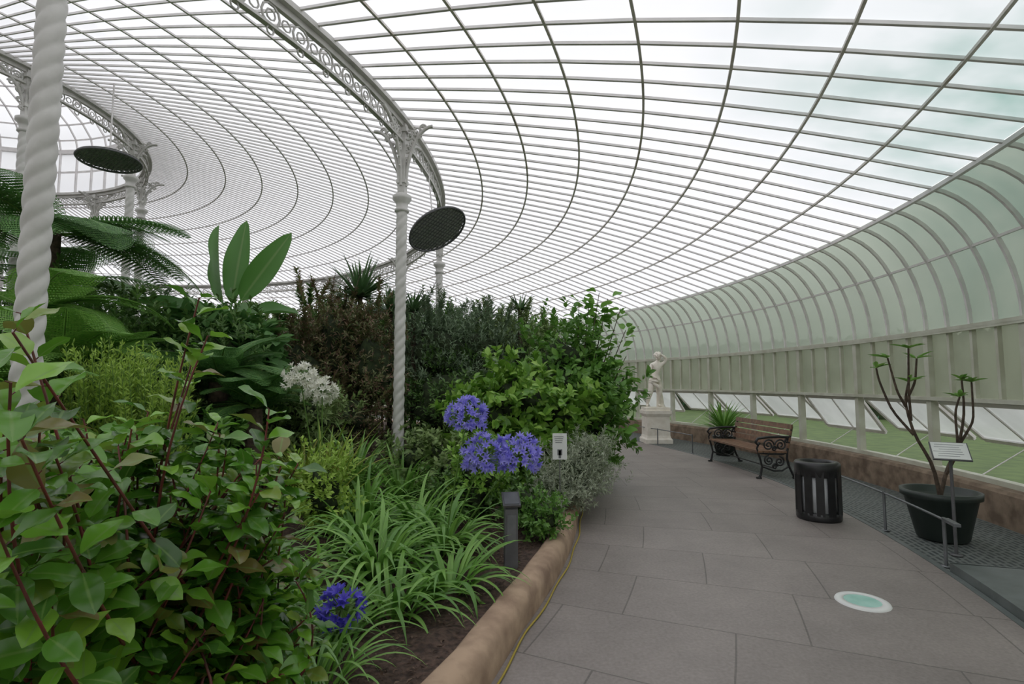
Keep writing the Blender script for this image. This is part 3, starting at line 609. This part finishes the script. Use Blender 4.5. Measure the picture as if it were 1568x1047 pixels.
# ---------------------------------------------------------------- furniture and fittings
def bench():
    P=[]
    def yz(x,L): return [(x,a,b) for a,b in L]
    for x in(-.95,.95):
        P+=tube(yz(x,[(-.3,0),(-.27,.06),(-.24,.2),(-.27,.33),(-.3,.43)]),[.025,.02,.018,.018,.02],8)
        P+=tube(yz(x,[(.32,0),(.28,.07),(.22,.2),(.19,.33),(.2,.45),(.25,.65),(.3,.86)]),.02,8)
        P+=tube(yz(x,[(-.3,.43),(-.1,.41),(.1,.4),(.2,.43)]),.018,8)
        P+=tube(yz(x,[(.25,.68),(.05,.69),(-.15,.68),(-.3,.66),(-.34,.6),(-.3,.55),(-.27,.59)]),.022,8)
        P+=tube(yz(x,[(-.3,.43),(-.32,.5),(-.29,.56)]),.016,8)
        P+=tube(yz(x,[(-.24,.2),(-.05,.13),(.1,.13),(.22,.2)]),.015,8)
        for cy,cz,r,a0,t in[(-.12,.55,.1,0,1.8),(.09,.55,.1,pi,-1.8),(-.12,.3,.085,pi/2,1.7),(.06,.28,.085,pi/2,-1.7),(-.02,.2,.05,0,1.5),(.2,.62,.04,0,1.5),(-.02,.49,.045,0,1.5)]:
            a=np.linspace(0,1,26);rr=r*(1-.85*a);an=a0+a*t*2*pi
            P+=tube(np.stack([np.full(26,x),cy+rr*np.cos(an),cz+rr*np.sin(an)],1),.014,6)
        P+=tube(yz(x,[(-.34,.012),(-.26,.012)]),.022,8);P+=tube(yz(x,[(.28,.012),(.36,.012)]),.022,8)
    for y in(-.27,-.165,-.06,.045,.14): P.append(box((0,y,.445-.02*(y+.27)),(1.94,.085,.03),1))
    for i,(y,z) in enumerate([(.215,.54),(.24,.645),(.262,.75),(.285,.85)]):
        t=radians(12);P.append(box((0,y,z),(1.94,.028,.085),1,[[1,0,0],[0,cos(t),sin(t)],[0,-sin(t),cos(t)]]))
    P+=tube([(-.93,0,.16),(.93,0,.16)],.012,6)
    an=radians(2.8);p=pt(16.38,an,0);build('park_bench',P,[M_black,M_wood],loc=(CX+p[0],CY+p[1],0.0),rotz=an-pi/2)
bench()
def litter():
    P=[];R=.24;H=.66
    P.append(revolve([(0,.03),(.2,.03),(.2,H-.05),(.19,H-.05)],32,mi=1))
    P.append(revolve([(0,0),(R-.01,0),(R,.02),(R,.09),(R-.02,.1)],32))
    P.append(revolve([(R-.02,H-.16),(R,H-.15),(R+.005,H-.02),(R-.01,H+.005),(R-.06,H+.01),(R-.07,H-.02),(R-.075,H-.1),(.0,H-.12)],32))
    for i in range(12):
        a=2*pi*i/12+.1;c=np.array([cos(a),sin(a),0]);t=np.array([-sin(a),cos(a),0])
        P.append(box(c*(R-.008)+np.array([0,0,.32]),(.084,.014,.5),0,np.stack([t,c,np.array([0,0,1.])],1)))
    build('litter_bin',P,[M_black,M_liner],loc=(3.62,6.3,0))
litter()
def barrier(name,a0,a1,posts,cap=False):
    P=[];R=16.36;an=np.linspace(radians(a0),radians(a1),24)
    P+=tube([pt(R,x,.4) for x in an],.011,6)
    for d in posts:
        x=radians(d);P+=tube([pt(R,x,0),pt(R,x,.42)],.014,8);P.append(revolve([(0,0),(.04,0),(.04,.008),(0,.012)],12,c=tuple(pt(R,x,0))))
    if cap: P.append(bar(pt(R,radians(a0),.41),pt(R,radians(a0)-.012,.405),.05,.025))
    build(name,P,[M_steel],loc=CEN)
barrier('low_barrier_rail',-15.4,-3.2,[-15.3,-11.3,-7.2,-3.2],True)
barrier('low_barrier_rail',10.5,27,[10.5,16,21.5,27])
def pot_tree():
    P=[revolve([(0,.02),(.2,.0),(.22,.02),(.31,.42),(.34,.43),(.345,.49),(.31,.49),(.29,.43),(0,.42)],36)]
    pos=[];dr=[]
    br=[[(0,0,.4),(-.05,0,.75),(-.22,.02,1.05),(-.3,.02,1.4),(-.26,0,1.6)],[(-.22,.02,1.05),(-.38,.1,1.3),(-.5,.1,1.62),(-.52,.1,1.75)],[(-.29,.02,1.35),(-.42,-.05,1.5),(-.5,-.05,1.85)],[(-.29,.02,1.38),(-.15,.05,1.6),(-.12,.05,1.85)],[(-.24,.02,1.2),(-.3,-.05,1.5),(-.3,-.08,1.95)],
        [(0,0,.42),(.1,.02,.7),(.26,.03,.95),(.33,.02,1.3),(.3,0,1.62)],[(.26,.03,.95),(.4,0,1.2),(.42,.02,1.6)],[(.08,.0,.65),(.12,-.12,.9),(.08,-.15,1.3),(.14,-.15,1.45)]]
    for b in br:
        b=np.array(b);t=np.linspace(0,1,len(b));s=np.linspace(0,1,12);Q=np.stack([np.interp(s,t,b[:,i]) for i in range(3)],1)
        Q[1:-1]=(Q[:-2]+2*Q[1:-1]+Q[2:])/4
        P+=tube(Q,np.linspace(.02 if b[0][2]<.5 else .014,.009,12),8,1)
        for k in range(8):
            a=rng.random()*6.28;pos.append(Q[-1]);dr.append([cos(a),sin(a),.2+rng.random()*.5])
    pos=np.array(pos);P.append(place(T_mid,pos,np.array(dr),np.tile([0,0,1.],(len(pos),1)),rng.uniform(.09,.18,len(pos)),.04,2))
    build('potted_frangipani',P,[M_pot,M_bark,L_fern2,M_soil],loc=(4.42,5.5,0))
pot_tree()
def lectern(name,loc,h,w,d,tilt,rot=0):
    P=tube([(0,0,0),(0,0,h-.02)],.014,8);P.append(revolve([(0,0),(.05,0),(.05,.01),(0,.015)],12))
    t=radians(tilt);R=np.array([[1,0,0],[0,cos(t),-sin(t)],[0,sin(t),cos(t)]])
    P.append(box((0,0,h),(w+.02,d+.02,.012),0,R));P.append(box(np.array([0,0,h])+R@np.array([0,0,.008]),(w,d,.008),1,R))
    for i in range(6):
        q=R@np.array([-.02*(i%2),d*(.36-.14*i),.0125]);P.append(box(np.array([0,0,h])+q,(w*(.8-.1*(i%3)),.004,.001),2,R))
    build(name,P,[M_darkgrey,M_paper,M_steel],loc=loc,rotz=rot)
lectern('plant_label_stand',(4.12,4.98,0),.95,.27,.2,42,radians(-28))
def small_sign():
    P=tube([(0,0,0),(0,0,.66)],.006,6);P.append(box((0,-.008,.8),(.15,.006,.27),1))
    P.append(box((0,-.0125,.74),(.05,.002,.06),2));P.append(box((0,-.0125,.72),(.025,.002,.08),2))
    for i in range(4): P.append(box((-.01,-.0125,.9-.02*i),(.1-.01*i,.002,.005),2))
    build('garden_sign',P,[M_darkgrey,M_paper,M_steel],loc=(.5,5.55,.13))
small_sign()
def bollard():
    P=[];s=.05
    V=[(-s,-s,-.1),(s,-s,-.1),(s,s,-.1),(-s,s,-.1),(-s,-s,.44),(s,-s,.44),(s,s,.5),(-s,s,.5)]
    P.append(part(V,[[0,1,5,4],[1,2,6,5],[2,3,7,6],[3,0,4,7],[4,5,6,7],[3,2,1,0]],0,None,False))
    t=radians(32);R=np.array([[1,0,0],[0,cos(t),-sin(t)],[0,sin(t),cos(t)]])
    P.append(box((0,-.01,.51),(.14,.15,.02),0,R));P.append(box(np.array([0,-.01,.51])+R@np.array([0,0,.012]),(.115,.12,.006),1,R));P.append(box((0,-.053,.3),(.07,.006,.2),1))
    build('interpretation_post',P,[M_darkgrey,M_steel],loc=(-.01,4.25,.16),rotz=radians(8))
bollard()
build('floor_uplight',[revolve([(.12,.004),(.12,.012),(.172,.01),(.178,0)],40),revolve([(0,.008),(.12,.008)],40,mi=1)],[M_paper,M_teal],loc=(2.56,3.95,0))
def cycad():
    P=[revolve([(0,.0),(.18,.0),(.24,.4),(.26,.42),(.23,.42),(0,.38)],24,mi=1),revolve([(.0,.35),(.09,.38),(.1,.5),(.0,.58)],12,mi=2)]
    P.append(straps((0,0,.55),120,(.5,.8),.045,(.2,1.4),(.3,1.0),0,spread=.06))
    build('potted_cycad',P,[L_strap,M_pot,M_bark],loc=(4.7,11.7,0))
cycad()
def fan(name,c,n,R,top):
    c=np.array(c,float);n=nrm(n);a=nrm(np.cross(n,(0,0,1.)+np.array([.01,0,0])));b=np.cross(n,a);P=[]
    an=np.linspace(0,2*pi,49)
    P+=tube([c+(a*cos(x)+b*sin(x))*R for x in an],.018,6,0,False)
    V=[c-n*.03]+[c-n*.03+(a*cos(x)+b*sin(x))*R for x in an[:-1]]
    P.append(part(V,[[0,i+1,(i+1)%48+1] for i in range(48)],1,None,False))
    for i in range(-7,8):
        o=i*R/7.6;h=math.sqrt(max(0,R*R-o*o))
        P.append(bar(c+a*o-b*h,c+a*o+b*h,.014,.006,0,n));P.append(bar(c+b*o-a*h,c+b*o+a*h,.014,.006,0,n))
    P+=tube([c-n*.04,c-n*.18],.09,12,0);P+=tube([c-n*.18,np.array(top)],.012,6,2)
    build(name,P,[M_darkgrey,M_mesh,M_white])
fan('hanging_fan',(-1.16,8.0,3.97),(.5,-.3,-.85),.47,(-1.36,8.3,5.0))
fan('hanging_fan',(-6.35,8.0,5.08),(.05,-.05,-1),.42,(-6.35,8.0,6.35))

# ---------------------------------------------------------------- statue
def statue(loc):
    root=empty('marble_statue',loc)
    ped=[(.0,0),(.62,0),(.62,.1),(.56,.14),(.53,.2),(.52,.66),(.56,.7),(.6,.74),(.6,.82),(0,.82)]
    pp=revolve([(r/1.35,z) for r,z in ped],4,smooth=False);c_,s_=cos(pi/4),sin(pi/4)
    V=pp[0];x=V[:,0]*c_-V[:,1]*s_;y=V[:,0]*s_+V[:,1]*c_;V[:,0]=x;V[:,1]=y
    build('pedestal',[pp,box((0,0,.86),(.6,.5,.08))],[M_marble],parent=root)
    z0=.9
    J=[((0,0,.70),.13),((.02,0,.84),.11),((.05,0,1.0),.14),((.07,0,1.1),.095),((.075,-.015,1.17),.05),((.08,-.02,1.22),.05),
       ((-.08,0,.66),.105),((-.12,-.07,.4),.075),((-.17,.0,.2),.062),((-.19,.03,.06),.038),((-.22,-.07,.03),.03),
       ((.09,0,.66),.105),((.11,-.07,.4),.075),((.1,-.01,.2),.062),((.1,.02,.06),.038),((.12,-.09,.03),.03),
       ((-.06,0,1.08),.07),((-.13,-.03,.95),.055),((-.15,-.07,.85),.045),((-.06,-.14,.77),.036),((.0,-.16,.74),.03),
       ((.18,0,1.09),.07),((.25,-.05,1.15),.055),((.28,-.08,1.24),.045),((.2,-.08,1.32),.036),((.15,-.08,1.34),.03)]
    E=[(0,1),(1,2),(2,3),(3,4),(4,5),(0,6),(6,7),(7,8),(8,9),(9,10),(0,11),(11,12),(12,13),(13,14),(14,15),(3,16),(16,17),(17,18),(18,19),(19,20),(3,21),(21,22),(22,23),(23,24),(24,25)]
    me=bpy.data.meshes.new('body');me.from_pydata([(p[0],p[1],p[2]+z0) for p,r in J],E,[]);ob=bpy.data.objects.new('body',me);scene.collection.objects.link(ob);ob.parent=root
    md=ob.modifiers.new('skin','SKIN');md.use_smooth_shade=True
    for i,(p,r) in enumerate(J):
        sv=me.skin_vertices[0].data[i];sv.radius=(r,r*.85);sv.use_root=(i==0)
    sd=ob.modifiers.new('sub','SUBSURF');sd.levels=2;sd.render_levels=2;me.materials.append(M_marble)
    H=[lump((.085,-.04,1.31+z0),(.072,.088,.1),.98,0,24,18),lump((.09,.0,1.345+z0),(.09,.095,.085),1,0,20,14)]
    H+=tube([(.083,-.125,1.33+z0),(.082,-.145,1.3+z0),(.082,-.125,1.295+z0)],[.008,.013,.01],6)
    H+=tube([(.06,-.12,1.265+z0),(.082,-.13,1.265+z0),(.105,-.12,1.265+z0)],[.004,.007,.004],6)
    for s in(-1,1):
        H+=tube([(.083+s*.02,-.118,1.335+z0),(.083+s*.045,-.108,1.335+z0)],.008,6);H+=tube([(.085+s*.072,-.03,1.32+z0),(.085+s*.08,-.02,1.29+z0)],.012,6)
    for (b,dx,dz) in[((.0,-.16,.74),.8,-.6),((.15,-.08,1.34),-1,.15)]:
        for k in range(5):
            o=(k-2)*.014;q=np.array([b[0],b[1]+o,b[2]+z0]);L=[.05,.07,.078,.07,.055][k]
            if k==0: H+=tube([q,q+np.array([dx*.02,-.03,dz*.02]),q+np.array([dx*.04,-.04,dz*.04])],.009,6)
            else: H+=tube([q,q+np.array([dx*L*.5,0,dz*L*.5]),q+np.array([dx*L*.85,0,dz*L-.02])],[.009,.008,.006],6)
    H+=tube([(.16,.1,z0-.02),(.14,.09,z0+.3),(.1,.08,z0+.55)],[.1,.075,.05],10)
    H.append(lump((-.02,-.05,z0+.66),(.13,.13,.07),1,0))
    H+=tube([(-.12,-.06,z0+.64),(.0,-.15,z0+.56),(.08,-.12,z0+.5),(.1,-.06,z0+.3)],[.03,.045,.05,.02],8)
    build('head_drapery_and_support',H,[M_marble],parent=root)
    root.scale=(1.08,1.08,1.04)
statue((3.84,14.1,0))

# ---------------------------------------------------------------- world + camera
w=bpy.data.worlds.new('overcast_sky');scene.world=w;w.use_nodes=True;nt=w.node_tree;nt.nodes.clear()
o=N(nt,'ShaderNodeOutputWorld');b=N(nt,'ShaderNodeBackground');nt.links.new(b.outputs[0],o.inputs[0])
tc=N(nt,'ShaderNodeTexCoord');no=N(nt,'ShaderNodeTexNoise');no.inputs['Scale'].default_value=2.2;no.inputs['Detail'].default_value=5;nt.links.new(tc.outputs['Generated'],no.inputs['Vector'])
r=N(nt,'ShaderNodeValToRGB');r.color_ramp.elements[0].position=.3;r.color_ramp.elements[1].position=.7
r.color_ramp.elements[0].color=(.93,.935,.955,1);r.color_ramp.elements[1].color=(1,1,1,1)
nt.links.new(no.outputs[0],r.inputs[0]);nt.links.new(r.outputs[0],b.inputs[0]);b.inputs[1].default_value=1.27
cam=bpy.data.cameras.new('camera');co=bpy.data.objects.new('camera',cam);scene.collection.objects.link(co)
cam.sensor_width=36;cam.lens=18.37;cam.clip_start=.05;cam.clip_end=400
co.location=(0,0,1.6);co.rotation_euler=(radians(94.4),0,0);scene.camera=co
